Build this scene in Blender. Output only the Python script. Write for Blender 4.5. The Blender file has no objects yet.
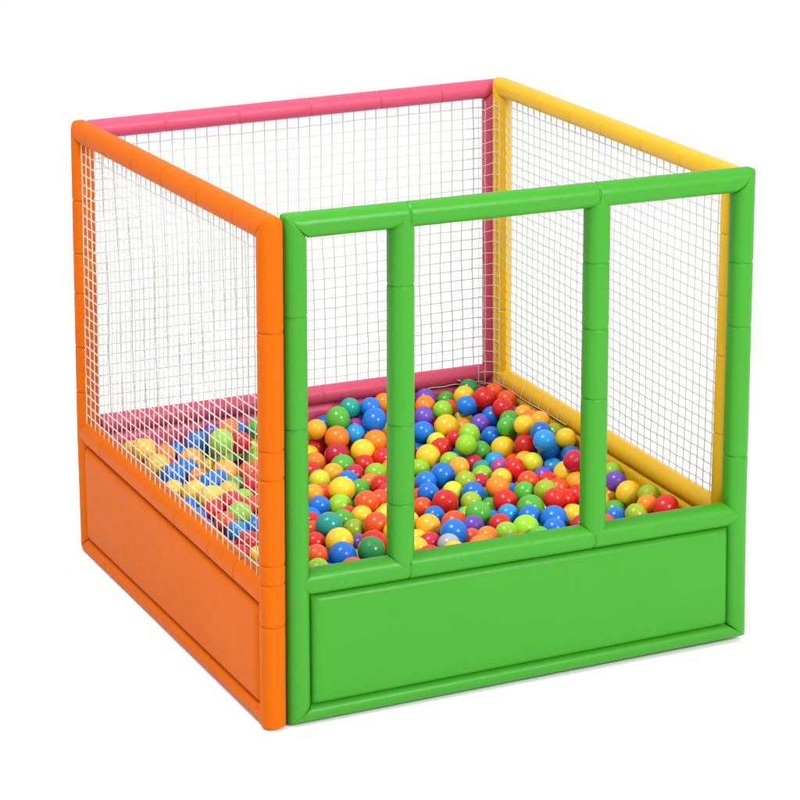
import bpy, bmesh, math, random
from mathutils import Vector

random.seed(11)
scene = bpy.context.scene
COL = scene.collection

BALLS = """0.3513|1.4178|0.3894|0.0430|lime|lime ball above another lime one behind the white net over the orange rail
1.3835|0.5142|0.3361|0.0430|yellow|only yellow ball in the opening beside the yellow wall
0.1072|1.4954|0.3710|0.0430|yellow|yellow ball highest of its colour behind the white net over the orange rail
0.9244|1.4493|0.3766|0.0430|blue|blue ball beside a yellow one in the narrow opening by the orange post
0.4289|0.7103|0.3154|0.0430|teal|teal ball above a yellow one in the narrow opening by the orange post
0.8656|0.7818|0.2998|0.0430|red|red ball below a yellow-green one and above an orange-red one in the wide middle opening
0.4675|0.4795|0.3043|0.0430|darkgreen|only dark green ball in the narrow opening by the orange post
0.6169|1.0332|0.3027|0.0430|yellow|yellow ball above a lime one in the narrow opening by the orange post
0.1233|1.4083|0.3407|0.0430|yellow|yellow ball, third highest of its colour behind the white net over the orange rail
0.3802|0.4976|0.2962|0.0430|blue|blue ball below a yellow one in the narrow opening by the orange post
0.8120|1.5011|0.3819|0.0430|green|green ball above an orange one in the narrow opening by the orange post
0.9719|1.0182|0.3039|0.0430|blue|blue ball above a yellow-green one and beside an amber one in the wide middle opening
1.3051|0.9356|0.4000|0.0383|lightblue|light blue ball above a blue one in the wide middle opening
0.1480|1.3273|0.3284|0.0430|blue|blue ball, fifth highest of its colour behind the white net over the orange rail
1.3400|1.4395|0.4000|0.0430|red|red ball highest of its colour in the wide middle opening
0.7764|1.4317|0.3388|0.0430|orange|orange ball above a crimson one in the narrow opening by the orange post
0.7577|0.5029|0.3069|0.0430|blue|blue ball below an orange-red one in the wide middle opening
0.3062|1.5175|0.3602|0.0430|blue|blue ball above an amber one behind the white net over the orange rail
0.9125|0.6418|0.2994|0.0430|green|green ball above a violet one in the wide middle opening
1.0115|1.2085|0.3059|0.0430|yellow|yellow ball above a lime one in the wide middle opening
0.5748|0.6785|0.3030|0.0409|orangered|orange-red ball beside an olive green one in the narrow opening by the orange post
0.7268|0.6200|0.2939|0.0400|amber|amber ball above a crimson one in the wide middle opening
1.3865|0.2912|0.3594|0.0419|red|only red ball in the opening beside the yellow wall
0.4171|0.6037|0.2992|0.0430|yellow|yellow ball below a teal one in the narrow opening by the orange post
0.6326|0.8744|0.3072|0.0398|orangered|orange-red ball below a green one in the narrow opening by the orange post
1.1537|1.3594|0.3475|0.0430|yellow|yellow ball below a lime one in the wide middle opening
1.2636|1.1511|0.3150|0.0430|yellow|yellow ball beside a red one and below a green one in the wide middle opening
0.8319|1.3424|0.3096|0.0430|yellow|yellow ball above a red one in the narrow opening by the orange post
0.4280|1.4366|0.3713|0.0382|red|red ball beside a yellow-green one behind the white net over the orange rail
1.3278|0.7743|0.3765|0.0355|crimson|crimson ball below a blue one in the wide middle opening
0.2308|0.9597|0.3005|0.0423|lime|lime ball above a light blue one behind the white net over the orange rail
1.1281|1.1575|0.3457|0.0357|lime|lime ball below another lime one in the wide middle opening
1.0506|0.7245|0.2938|0.0403|red|red ball above a light blue one in the wide middle opening
0.7222|1.4827|0.3625|0.0355|amber|amber ball highest of its colour in the narrow opening by the orange post
1.1678|0.6116|0.3201|0.0355|red|red ball, fifth lowest of its colour in the wide middle opening
1.0740|0.8225|0.3085|0.0384|orange|orange ball below a yellow one in the wide middle opening
1.2545|1.4088|0.3947|0.0355|blue|blue ball below a yellow one and beside an orange-red one in the wide middle opening
1.1032|0.4932|0.3011|0.0430|blue|blue ball, fourth lowest of its colour in the wide middle opening
1.4025|0.9662|0.3853|0.0355|yellow|yellow ball above a teal one in the wide middle opening
0.1988|1.1173|0.3094|0.0430|yellow|yellow ball, third lowest of its colour behind the white net over the orange rail
0.1651|0.9136|0.2983|0.0367|orangered|orange-red ball beside a light blue one behind the white net over the orange rail
1.0770|1.3853|0.3325|0.0386|blue|blue ball below a violet one and beside a yellow-green one in the wide middle opening
0.9957|0.4795|0.2913|0.0430|lime|lime ball below a blue one in the wide middle opening
0.1626|0.7134|0.2983|0.0393|red|red ball beside a light blue one behind the white net over the orange rail
1.3054|1.0679|0.3431|0.0393|red|red ball above a yellow-green one in the wide middle opening
0.1712|1.1982|0.3049|0.0430|yellow|yellow ball, fourth lowest of its colour behind the white net over the orange rail
1.3226|1.1127|0.4000|0.0355|yellow|yellow ball above a dark green one in the wide middle opening
0.7441|1.3614|0.3023|0.0430|crimson|crimson ball below an orange one in the narrow opening by the orange post
0.1615|1.0153|0.3045|0.0372|red|red ball, fifth lowest of its colour behind the white net over the orange rail
1.3467|1.3115|0.4000|0.0386|red|red ball below an orange-red one and above a green one in the wide middle opening
1.2961|1.1838|0.3781|0.0355|green|green ball beside a dark green one in the wide middle opening
0.2961|0.5024|0.3083|0.0355|orangered|orange-red ball, second lowest of its colour in the narrow opening by the orange post
0.8991|1.3896|0.3217|0.0404|orange|orange ball beside a yellow one in the narrow opening by the orange post
1.2648|0.9418|0.3277|0.0355|limeyellow|yellow-green ball beside an amber one in the wide middle opening
1.1952|0.9331|0.3198|0.0355|red|red ball above a crimson one in the wide middle opening
1.0886|0.6216|0.2996|0.0430|green|green ball above a blue one and below another green one in the wide middle opening
0.3482|1.3767|0.2978|0.0430|amber|amber ball below a lime one behind the white net over the orange rail
0.2579|1.4556|0.3262|0.0430|amber|amber ball below a blue one behind the white net over the orange rail
0.5739|0.9520|0.2774|0.0397|lime|lime ball below a yellow one in the narrow opening by the orange post
0.1210|1.2581|0.3045|0.0355|yellow|yellow ball, sixth lowest of its colour behind the white net over the orange rail
0.1706|0.8297|0.2933|0.0355|lightblue|only light blue ball behind the white net over the orange rail
0.5994|1.1741|0.2930|0.0365|limeyellow|only yellow-green ball in the narrow opening by the orange post
0.2350|1.0420|0.3101|0.0410|red|red ball, sixth lowest of its colour behind the white net over the orange rail
0.5001|0.9515|0.2896|0.0355|blue|blue ball below an amber one in the narrow opening by the orange post
1.1805|1.4434|0.3790|0.0355|lime|lime ball above a yellow one in the wide middle opening
0.8553|0.8856|0.3002|0.0355|blue|blue ball below another blue one and above an orange-red one in the wide middle opening
1.1402|0.7620|0.2997|0.0355|green|green ball below an orange-red one in the wide middle opening
0.8766|1.5463|0.4000|0.0355|teal|teal ball above a magenta one in the narrow opening by the orange post
0.5196|0.7258|0.2809|0.0355|olive|only olive green ball in the narrow opening by the orange post
1.1882|0.7073|0.3132|0.0382|olive|olive green ball below a red one in the wide middle opening
0.8523|1.4502|0.3368|0.0355|lightblue|only light blue ball in the narrow opening by the orange post
0.3715|1.1914|0.3074|0.0364|red|red ball, fourth highest of its colour behind the white net over the orange rail
1.1079|1.4424|0.3674|0.0355|violet|violet ball below an orange one in the wide middle opening
0.9193|0.4632|0.2943|0.0355|lime|lime ball below a light blue one in the wide middle opening
1.2657|1.3238|0.3523|0.0355|violet|violet ball below a blue one in the wide middle opening
0.8976|0.9918|0.2993|0.0364|blue|blue ball above another blue one and above an orange-red one in the wide middle opening
0.8600|0.5727|0.2905|0.0355|violet|violet ball below a green one in the wide middle opening
0.4141|1.3335|0.3013|0.0355|orangered|orange-red ball beside an amber one behind the white net over the orange rail
1.0103|0.6253|0.2874|0.0355|lightblue|light blue ball below a red one in the wide middle opening
1.3799|0.5900|0.3544|0.0355|violet|only violet ball in the opening beside the yellow wall
1.2660|1.2410|0.3310|0.0355|blue|blue ball below a violet one and above a green one in the wide middle opening
1.1854|0.5183|0.2947|0.0355|yellow|yellow ball above a crimson one in the wide middle opening
0.8067|0.8278|0.2769|0.0355|orangered|orange-red ball above an amber one in the wide middle opening
1.0042|0.9155|0.3106|0.0355|olive|olive green ball above a blue one in the wide middle opening
1.1690|1.2164|0.3619|0.0355|lime|lime ball above another lime one in the wide middle opening
1.1826|0.8165|0.3144|0.0355|orangered|orange-red ball above a green one in the wide middle opening
0.7958|1.1586|0.2916|0.0381|lime|lime ball above a red one in the narrow opening by the orange post
0.3603|0.6606|0.2852|0.0355|red|red ball below a teal one in the narrow opening by the orange post
1.0791|1.2463|0.3159|0.0355|red|red ball beside a yellow one and above a lime one in the wide middle opening
1.0536|1.0627|0.3043|0.0355|amber|amber ball above an olive green one in the wide middle opening
0.5310|1.0702|0.2877|0.0355|amber|amber ball above a blue one in the narrow opening by the orange post
1.0481|0.5527|0.2977|0.0373|blue|blue ball below a green one and above a lime one in the wide middle opening
0.5833|0.8034|0.2903|0.0355|yellow|yellow ball above an olive green one in the narrow opening by the orange post
1.3637|0.3639|0.3477|0.0355|orange|only orange ball in the opening beside the yellow wall
0.2374|1.2377|0.3173|0.0355|blue|blue ball, sixth lowest of its colour behind the white net over the orange rail
0.6712|1.2265|0.2909|0.0355|amber|amber ball beside a yellow-green one in the narrow opening by the orange post
0.3090|1.0479|0.2896|0.0355|orangered|orange-red ball above a crimson one behind the white net over the orange rail
0.9435|1.5218|0.4000|0.0355|blue|blue ball highest of its colour in the narrow opening by the orange post
0.9882|0.8286|0.3002|0.0360|blue|blue ball above an olive green one in the wide middle opening
0.9516|0.7680|0.2927|0.0355|olive|olive green ball below a blue one in the wide middle opening
0.7285|1.2798|0.2901|0.0415|green|green ball beside a crimson one in the narrow opening by the orange post
1.4025|0.4222|0.3570|0.0355|olive|olive green ball above an orange one in the opening beside the yellow wall
0.4106|1.5018|0.4000|0.0355|orange|orange ball above a lime one behind the white net over the orange rail
1.1883|1.1714|0.3110|0.0355|green|green ball below a pale grey one in the wide middle opening
0.5129|1.4952|0.3947|0.0355|green|green ball above a yellow-green one behind the white net over the orange rail
1.3228|0.7465|0.3113|0.0355|amber|amber ball below a crimson one in the wide middle opening
1.0657|0.4215|0.2983|0.0356|blue|blue ball, second lowest of its colour in the wide middle opening
0.2115|1.3840|0.3193|0.0430|blue|blue ball, fourth highest of its colour behind the white net over the orange rail
0.6586|1.3481|0.2930|0.0355|orange|orange ball below a red one in the narrow opening by the orange post
0.9437|0.8837|0.2928|0.0355|limeyellow|yellow-green ball beside an olive green one in the wide middle opening
0.9417|0.5485|0.2876|0.0376|red|red ball, second lowest of its colour in the wide middle opening
1.3032|0.3289|0.3373|0.0355|olive|olive green ball beside an orange one in the opening beside the yellow wall
1.1416|1.5021|0.3845|0.0355|orange|orange ball below a violet one in the wide middle opening
0.8295|0.6436|0.2783|0.0430|orangered|orange-red ball above a blue one in the wide middle opening
0.1903|1.5240|0.3346|0.0377|orange|orange ball, second highest of its colour behind the white net over the orange rail
0.8050|1.2724|0.2877|0.0355|red|red ball below a yellow one in the narrow opening by the orange post
1.3273|0.8243|0.3165|0.0430|yellow|yellow ball beside a violet one in the wide middle opening
0.2407|0.8446|0.2948|0.0365|blue|blue ball beside a light blue one behind the white net over the orange rail
1.2925|1.5016|0.4000|0.0355|yellow|yellow ball above a blue one and beside a green one in the wide middle opening
0.9551|1.1586|0.2852|0.0355|lime|lime ball below a yellow one in the wide middle opening
0.6924|1.0611|0.2823|0.0355|green|green ball above an orange-red one in the narrow opening by the orange post
0.8788|1.2811|0.2967|0.0355|red|red ball above a lime one in the narrow opening by the orange post
0.7569|1.0348|0.2942|0.0355|red|red ball below a lime one in the narrow opening by the orange post
0.8482|0.4514|0.2952|0.0355|orange|orange ball below a blue one in the wide middle opening
0.0921|1.5694|0.3511|0.0355|yellow|yellow ball, second highest of its colour behind the white net over the orange rail
0.8056|0.7375|0.2766|0.0355|blue|blue ball above an amber one and beside an orange-red one in the wide middle opening
1.2266|0.6460|0.3007|0.0355|red|red ball above a yellow one and below an orange-red one in the wide middle opening
0.7297|1.4989|0.2940|0.0355|red|red ball beside a crimson one in the narrow opening by the orange post
1.3914|1.1288|0.4000|0.0355|amber|amber ball beside an olive green one in the wide middle opening
0.4792|1.4468|0.3021|0.0355|lime|lime ball below a yellow-green one behind the white net over the orange rail
1.3387|1.0239|0.4000|0.0355|blue|blue ball, fifth highest of its colour in the wide middle opening
0.2819|1.1850|0.2988|0.0362|yellow|yellow ball, fifth lowest of its colour behind the white net over the orange rail
1.0155|1.5694|0.3932|0.0355|orange|orange ball above a blue one in the narrow opening by the orange post
0.2259|1.3075|0.3137|0.0355|orange|orange ball below an amber one behind the white net over the orange rail
0.5093|0.5524|0.2934|0.0421|red|red ball above a dark green one in the narrow opening by the orange post
1.2898|0.6821|0.2910|0.0355|red|red ball beside another red one and below an amber one in the wide middle opening
0.6788|0.5077|0.2831|0.0355|crimson|crimson ball below an amber one in the wide middle opening
1.3364|1.3724|0.3532|0.0393|blue|blue ball beside a violet one and above another blue one in the wide middle opening
1.3421|0.9747|0.3493|0.0356|blue|blue ball beside a magenta one in the wide middle opening
1.1513|1.2761|0.3286|0.0355|red|red ball below a yellow one and beside a lime one in the wide middle opening
0.7104|0.4417|0.2960|0.0355|grey|pale grey ball beside a yellow one in the wide middle opening
1.1317|0.9078|0.3018|0.0355|yellow|yellow ball above an orange one in the wide middle opening
1.1747|1.5671|0.3863|0.0378|violet|violet ball above an orange one in the wide middle opening
1.4025|1.3926|0.4000|0.0355|orangered|orange-red ball, second highest of its colour in the wide middle opening
1.1792|1.0018|0.3023|0.0355|magenta|magenta ball above a yellow one in the wide middle opening
0.6045|1.2516|0.2957|0.0358|red|red ball, fourth highest of its colour in the narrow opening by the orange post
0.6966|0.9107|0.2933|0.0355|orangered|orange-red ball, third highest of its colour in the narrow opening by the orange post
1.1045|0.9932|0.2901|0.0355|lime|lime ball below a teal one in the wide middle opening
0.5132|0.7954|0.2911|0.0355|green|green ball below a red one in the narrow opening by the orange post
0.7392|1.2043|0.2823|0.0355|crimson|crimson ball beside a blue one in the narrow opening by the orange post
1.0562|1.1332|0.3023|0.0355|lime|lime ball beside an amber one in the wide middle opening
0.3710|1.4493|0.3205|0.0357|lime|lime ball, fourth lowest of its colour behind the white net over the orange rail
1.2528|0.7409|0.3038|0.0355|orangered|orange-red ball, sixth lowest of its colour in the wide middle opening
1.1415|1.1261|0.2837|0.0355|crimson|crimson ball beside a teal one in the wide middle opening
0.2535|1.5651|0.3186|0.0398|blue|blue ball beside an amber one behind the white net over the orange rail
1.1998|1.0856|0.2967|0.0355|lightblue|light blue ball, second highest of its colour in the wide middle opening
0.1183|1.1128|0.2914|0.0359|blue|blue ball, fourth lowest of its colour behind the white net over the orange rail
1.2568|1.5694|0.3675|0.0355|green|green ball above a lime one in the wide middle opening
1.3433|1.5694|0.4000|0.0355|darkgreen|dark green ball highest of its colour in the wide middle opening
1.3302|0.9200|0.3060|0.0355|lightblue|light blue ball beside a magenta one in the wide middle opening
0.3202|1.4845|0.2792|0.0390|yellow|yellow ball beside an amber one behind the white net over the orange rail
0.1627|0.6375|0.2790|0.0355|yellow|yellow ball below a red one behind the white net over the orange rail
1.0678|0.9330|0.2854|0.0355|crimson|crimson ball beside an orange one in the wide middle opening
0.3747|1.5571|0.3746|0.0355|violet|only violet ball behind the white net over the orange rail
1.2914|0.4305|0.2950|0.0355|blue|only blue ball in the opening beside the yellow wall
0.6918|1.1520|0.2844|0.0355|blue|blue ball beside a crimson one in the narrow opening by the orange post
0.0876|0.9813|0.2995|0.0397|blue|blue ball, third lowest of its colour behind the white net over the orange rail
0.3317|1.2507|0.2875|0.0382|green|green ball below an amber one behind the white net over the orange rail
1.0967|1.3174|0.3114|0.0355|limeyellow|yellow-green ball above a yellow one in the wide middle opening
1.1480|0.3910|0.3002|0.0388|crimson|crimson ball below a yellow one in the wide middle opening
0.2982|1.3167|0.2941|0.0355|blue|blue ball, seventh lowest of its colour behind the white net over the orange rail
1.4025|1.4890|0.4000|0.0355|orangered|orange-red ball highest of its colour in the wide middle opening
1.2517|0.8114|0.3007|0.0355|red|red ball below a violet one in the wide middle opening
0.6092|0.4543|0.2950|0.0365|yellow|yellow ball below another yellow one in the wide middle opening
0.4002|0.7728|0.2784|0.0355|orangered|orange-red ball beside a teal one in the narrow opening by the orange post
1.3367|1.2417|0.3787|0.0355|green|green ball, second highest of its colour in the wide middle opening
0.0851|1.5122|0.2929|0.0371|orangered|orange-red ball, second highest of its colour behind the white net over the orange rail
1.2736|0.8785|0.2976|0.0355|violet|violet ball above a red one in the wide middle opening
1.4025|1.0471|0.3806|0.0355|olive|olive green ball beside an amber one in the wide middle opening
0.2608|0.4103|0.2989|0.0363|lime|lime ball lowest of its colour in the narrow opening by the orange post
1.3936|0.9125|0.3401|0.0355|blue|blue ball above a crimson one and beside a teal one in the wide middle opening
0.4228|0.8396|0.2825|0.0355|red|red ball below a blue one in the narrow opening by the orange post
0.3084|1.1189|0.2888|0.0358|lime|lime ball below a green one behind the white net over the orange rail
0.6390|0.7468|0.2967|0.0378|yellow|yellow ball below another yellow one in the narrow opening by the orange post
0.5862|1.1089|0.2664|0.0355|orangered|orange-red ball beside an amber one in the narrow opening by the orange post
0.8261|0.5139|0.2709|0.0355|orangered|orange-red ball below a violet one in the wide middle opening
1.3209|0.4947|0.2935|0.0355|green|only green ball in the opening beside the yellow wall
0.4960|0.6301|0.2654|0.0355|violet|only violet ball in the narrow opening by the orange post
1.4025|1.2674|0.3807|0.0355|amber|amber ball beside an orange one and beside a green one in the wide middle opening
1.4025|0.6567|0.3602|0.0355|lime|only lime ball in the opening beside the yellow wall
0.7488|1.1036|0.2801|0.0355|orange|orange ball lowest of its colour in the narrow opening by the orange post
1.1371|1.0556|0.2843|0.0355|teal|teal ball above a lime one in the wide middle opening
0.6810|1.4481|0.2860|0.0355|yellow|yellow ball, third highest of its colour in the narrow opening by the orange post
0.8818|1.5144|0.3372|0.0355|magenta|magenta ball above a light blue one in the narrow opening by the orange post
0.4711|1.5594|0.3643|0.0367|blue|blue ball highest of its colour behind the white net over the orange rail
0.5066|1.5100|0.3259|0.0355|limeyellow|only yellow-green ball behind the white net over the orange rail
1.2270|1.3775|0.3276|0.0355|orange|orange ball below a yellow-green one in the wide middle opening
0.9986|0.3941|0.2890|0.0364|green|green ball lowest of its colour in the wide middle opening
1.2352|1.5021|0.3587|0.0355|orangered|orange-red ball beside a lime one and below a green one in the wide middle opening
1.0295|0.7882|0.2536|0.0364|green|green ball below an orange one in the wide middle opening
0.0627|1.4362|0.2921|0.0377|red|red ball, third highest of its colour behind the white net over the orange rail
0.7926|0.3881|0.2933|0.0384|orange|orange ball lowest of its colour in the wide middle opening
0.4502|0.9041|0.2736|0.0355|blue|blue ball above a red one in the narrow opening by the orange post
1.2580|1.4408|0.3317|0.0355|limeyellow|yellow-green ball above an orange one in the wide middle opening
0.4249|1.5014|0.3264|0.0398|lime|lime ball above a crimson one behind the white net over the orange rail
0.1351|1.4734|0.2515|0.0363|orangered|orange-red ball, fourth lowest of its colour behind the white net over the orange rail
0.0787|0.8785|0.2997|0.0379|blue|blue ball lowest of its colour behind the white net over the orange rail
0.6693|0.5768|0.2718|0.0355|yellow|yellow ball, third lowest of its colour in the wide middle opening
1.3917|1.1977|0.3848|0.0355|orange|orange ball beside an amber one in the wide middle opening
1.2736|1.0095|0.3096|0.0355|amber|amber ball beside a yellow-green one in the wide middle opening
0.3599|1.5624|0.2987|0.0425|lime|lime ball above a yellow one behind the white net over the orange rail
0.6068|0.6082|0.2970|0.0369|yellow|yellow ball, third lowest of its colour in the narrow opening by the orange post
0.0963|0.6230|0.2984|0.0355|red|red ball below another red one behind the white net over the orange rail
0.7475|0.9601|0.2917|0.0358|red|red ball, fifth lowest of its colour in the narrow opening by the orange post
0.7914|1.5694|0.3429|0.0355|blue|blue ball above an amber one in the narrow opening by the orange post
0.9836|1.4811|0.3368|0.0355|yellow|yellow ball beside a blue one in the narrow opening by the orange post
0.5675|0.8694|0.2704|0.0355|red|red ball above a green one in the narrow opening by the orange post
1.1421|1.2194|0.2874|0.0355|blue|blue ball beside a lime one and above an amber one in the wide middle opening
0.4652|1.5279|0.2691|0.0355|crimson|crimson ball below a lime one behind the white net over the orange rail
0.3821|1.1141|0.2909|0.0384|orangered|orange-red ball, third lowest of its colour behind the white net over the orange rail
1.1337|0.8440|0.2714|0.0355|blue|blue ball beside an orange one in the wide middle opening
1.4025|0.6608|0.2773|0.0355|amber|only amber ball in the opening beside the yellow wall
0.8665|1.1827|0.2907|0.0370|amber|amber ball below a red one in the narrow opening by the orange post
1.0467|0.8706|0.2600|0.0355|teal|teal ball above a green one in the wide middle opening
0.0633|1.0616|0.2993|0.0389|red|red ball, fourth lowest of its colour behind the white net over the orange rail
0.9083|0.7126|0.2666|0.0355|lime|lime ball below an olive green one in the wide middle opening
1.2724|1.0829|0.2781|0.0355|orangered|orange-red ball beside a magenta one in the wide middle opening
0.0536|1.3199|0.2968|0.0372|blue|blue ball, fifth lowest of its colour behind the white net over the orange rail
1.0553|1.3773|0.2619|0.0361|blue|blue ball, eighth highest of its colour in the wide middle opening
0.1796|1.4551|0.3135|0.0355|red|red ball, second highest of its colour behind the white net over the orange rail
0.9236|1.5694|0.3517|0.0355|blue|blue ball above a magenta one in the narrow opening by the orange post
1.4025|1.0004|0.3210|0.0355|teal|teal ball below a yellow one in the wide middle opening
0.6920|0.3689|0.2969|0.0389|yellow|yellow ball beside a pale grey one in the wide middle opening
1.3478|1.5061|0.3561|0.0355|blue|blue ball above a violet one in the wide middle opening
0.9769|0.6795|0.2555|0.0361|blue|blue ball above an orange one in the wide middle opening
0.0616|1.1781|0.2938|0.0366|yellow|yellow ball, second lowest of its colour behind the white net over the orange rail
0.8553|0.9462|0.2639|0.0355|orangered|orange-red ball above another orange-red one in the wide middle opening
0.6922|0.6938|0.2905|0.0379|yellow|yellow ball, fourth lowest of its colour in the wide middle opening
1.1977|1.5650|0.2927|0.0378|red|red ball beside a yellow one and beside a violet one in the wide middle opening
0.7270|1.5666|0.3141|0.0355|lime|lime ball highest of its colour in the narrow opening by the orange post
0.9490|1.4374|0.2913|0.0355|orangered|orange-red ball highest of its colour in the narrow opening by the orange post
1.3902|1.3068|0.2893|0.0384|orangered|orange-red ball beside a dark green one in the wide middle opening
0.2404|0.7518|0.2896|0.0399|orange|orange ball beside a red one behind the white net over the orange rail
1.3994|0.8421|0.3407|0.0355|red|red ball beside a crimson one in the wide middle opening
0.3658|0.3884|0.2896|0.0395|orangered|orange-red ball lowest of its colour in the narrow opening by the orange post
0.6162|0.3798|0.2919|0.0382|red|red ball beside a yellow one and below a crimson one in the wide middle opening
0.8687|1.4817|0.2525|0.0371|amber|amber ball beside a yellow one in the narrow opening by the orange post
1.3523|1.1575|0.3419|0.0355|darkgreen|dark green ball beside an orange-red one in the wide middle opening
1.2613|0.5470|0.2857|0.0398|orange|orange ball, third lowest of its colour in the wide middle opening
0.4637|1.3818|0.2792|0.0355|orange|orange ball beside an orange-red one behind the white net over the orange rail
0.1331|0.7771|0.2545|0.0373|red|red ball below a light blue one behind the white net over the orange rail
0.6890|0.8451|0.2676|0.0355|yellow|yellow ball, sixth lowest of its colour in the narrow opening by the orange post
1.2035|0.9569|0.2534|0.0355|crimson|crimson ball below a red one in the wide middle opening
1.2188|1.2900|0.3118|0.0355|grey|pale grey ball beside a lime one in the wide middle opening
0.7128|1.0809|0.2130|0.0397|green|green ball beside a lime one in the narrow opening by the orange post
0.2875|0.9828|0.2504|0.0371|crimson|crimson ball below an orange-red one behind the white net over the orange rail
0.5079|1.0123|0.2545|0.0355|magenta|magenta ball below an amber one in the narrow opening by the orange post
0.4492|1.2673|0.2961|0.0375|yellow|yellow ball, fifth highest of its colour behind the white net over the orange rail
0.2839|0.6136|0.2856|0.0378|green|green ball lowest of its colour in the narrow opening by the orange post
0.9274|0.3824|0.2821|0.0364|orangered|orange-red ball below a lime one in the wide middle opening
1.3620|1.0531|0.2971|0.0355|magenta|magenta ball beside a blue one in the wide middle opening
0.5667|0.6498|0.2294|0.0383|yellow|yellow ball lowest of its colour in the narrow opening by the orange post
0.9767|0.8503|0.2171|0.0384|lightblue|light blue ball lowest of its colour in the wide middle opening
0.9376|1.5280|0.2960|0.0355|lime|edge of a buried lime ball in the narrow opening by the orange post
0.3228|0.5464|0.2599|0.0355|blue|edge of buried blue ball, second from below, in the narrow opening by the orange post
1.0871|1.4437|0.2879|0.0355|teal|edge of a buried teal ball in the wide middle opening
0.8111|1.4993|0.2954|0.0372|amber|edge of buried amber ball, third from below, in the narrow opening by the orange post
0.9924|1.3511|0.2953|0.0390|crimson|edge of buried crimson ball, second from below, in the wide middle opening
1.1679|0.6564|0.2626|0.0357|amber|edge of buried amber ball, first from below, in the wide middle opening
1.0242|0.9454|0.2072|0.0374|blue|edge of buried blue ball, second from below, in the wide middle opening
0.7166|1.1595|0.1811|0.0391|blue|edge of buried blue ball, third from below, in the narrow opening by the orange post
1.4025|1.3356|0.3583|0.0355|violet|edge of a buried violet ball in the wide middle opening
0.4364|0.5419|0.2551|0.0358|amber|edge of buried amber ball, first from below, in the narrow opening by the orange post
1.0923|0.6066|0.2189|0.0396|green|edge of buried green ball, first from below, in the wide middle opening
0.4187|0.7168|0.2317|0.0391|orange|edge of a buried orange ball in the narrow opening by the orange post
0.6110|1.3425|0.2043|0.0364|blue|edge of buried blue ball, fourth from below, in the narrow opening by the orange post
1.1562|0.5748|0.2525|0.0380|lightblue|edge of buried light blue ball, second from below, in the wide middle opening
1.3530|1.5509|0.3017|0.0355|green|edge of buried green ball, third from below, in the wide middle opening
0.9740|1.0740|0.2492|0.0355|lime|edge of a buried lime ball in the wide middle opening
0.7605|0.6819|0.2595|0.0385|blue|edge of buried blue ball, first from below, in the wide middle opening
0.2185|1.0270|0.2194|0.0394|orangered|edge of buried orange-red ball, first from below, behind the white net over the orange rail
0.1503|1.5656|0.2784|0.0373|orange|edge of a buried orange ball behind the white net over the orange rail
1.3130|1.1885|0.2604|0.0373|green|edge of buried green ball, second from below, in the wide middle opening
0.8473|1.5639|0.2710|0.0361|crimson|edge of buried crimson ball, second from below, in the narrow opening by the orange post
1.3846|0.5591|0.2646|0.0356|crimson|edge of a buried crimson ball in the opening beside the yellow wall
1.2616|0.6151|0.2012|0.0356|red|edge of buried red ball, first from below, in the wide middle opening
0.1827|1.3344|0.2026|0.0396|orangered|edge of buried orange-red ball, second from below, behind the white net over the orange rail
0.7382|1.4922|0.2097|0.0383|crimson|edge of buried crimson ball, first from below, in the narrow opening by the orange post
1.1540|1.3354|0.2732|0.0355|red|edge of buried red ball, third from below, in the wide middle opening
1.3222|0.5912|0.2976|0.0363|yellow|edge of a buried yellow ball in the opening beside the yellow wall
0.8718|0.3382|0.2979|0.0367|lightblue|edge of buried light blue ball, first from below, in the wide middle opening
1.2261|0.3944|0.2928|0.0383|orangered|edge of a buried orange-red ball in the opening beside the yellow wall
0.7890|1.4209|0.2519|0.0372|amber|edge of buried amber ball, second from below, in the narrow opening by the orange post
0.4142|1.4334|0.2533|0.0356|crimson|edge of a buried crimson ball behind the white net over the orange rail
0.1179|1.3302|0.2502|0.0394|lightblue|edge of a buried light blue ball behind the white net over the orange rail
1.2055|0.8814|0.2621|0.0376|amber|edge of buried amber ball, second from below, in the wide middle opening
0.3171|0.6722|0.2165|0.0358|blue|edge of buried blue ball, first from below, in the narrow opening by the orange post
0.5373|0.4309|0.2887|0.0398|green|edge of a buried green ball in the narrow opening by the orange post
1.1149|0.7067|0.2526|0.0385|red|edge of buried red ball, second from below, in the wide middle opening
0.9576|0.9491|0.2509|0.0359|crimson|edge of buried crimson ball, first from below, in the wide middle opening"""
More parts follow.
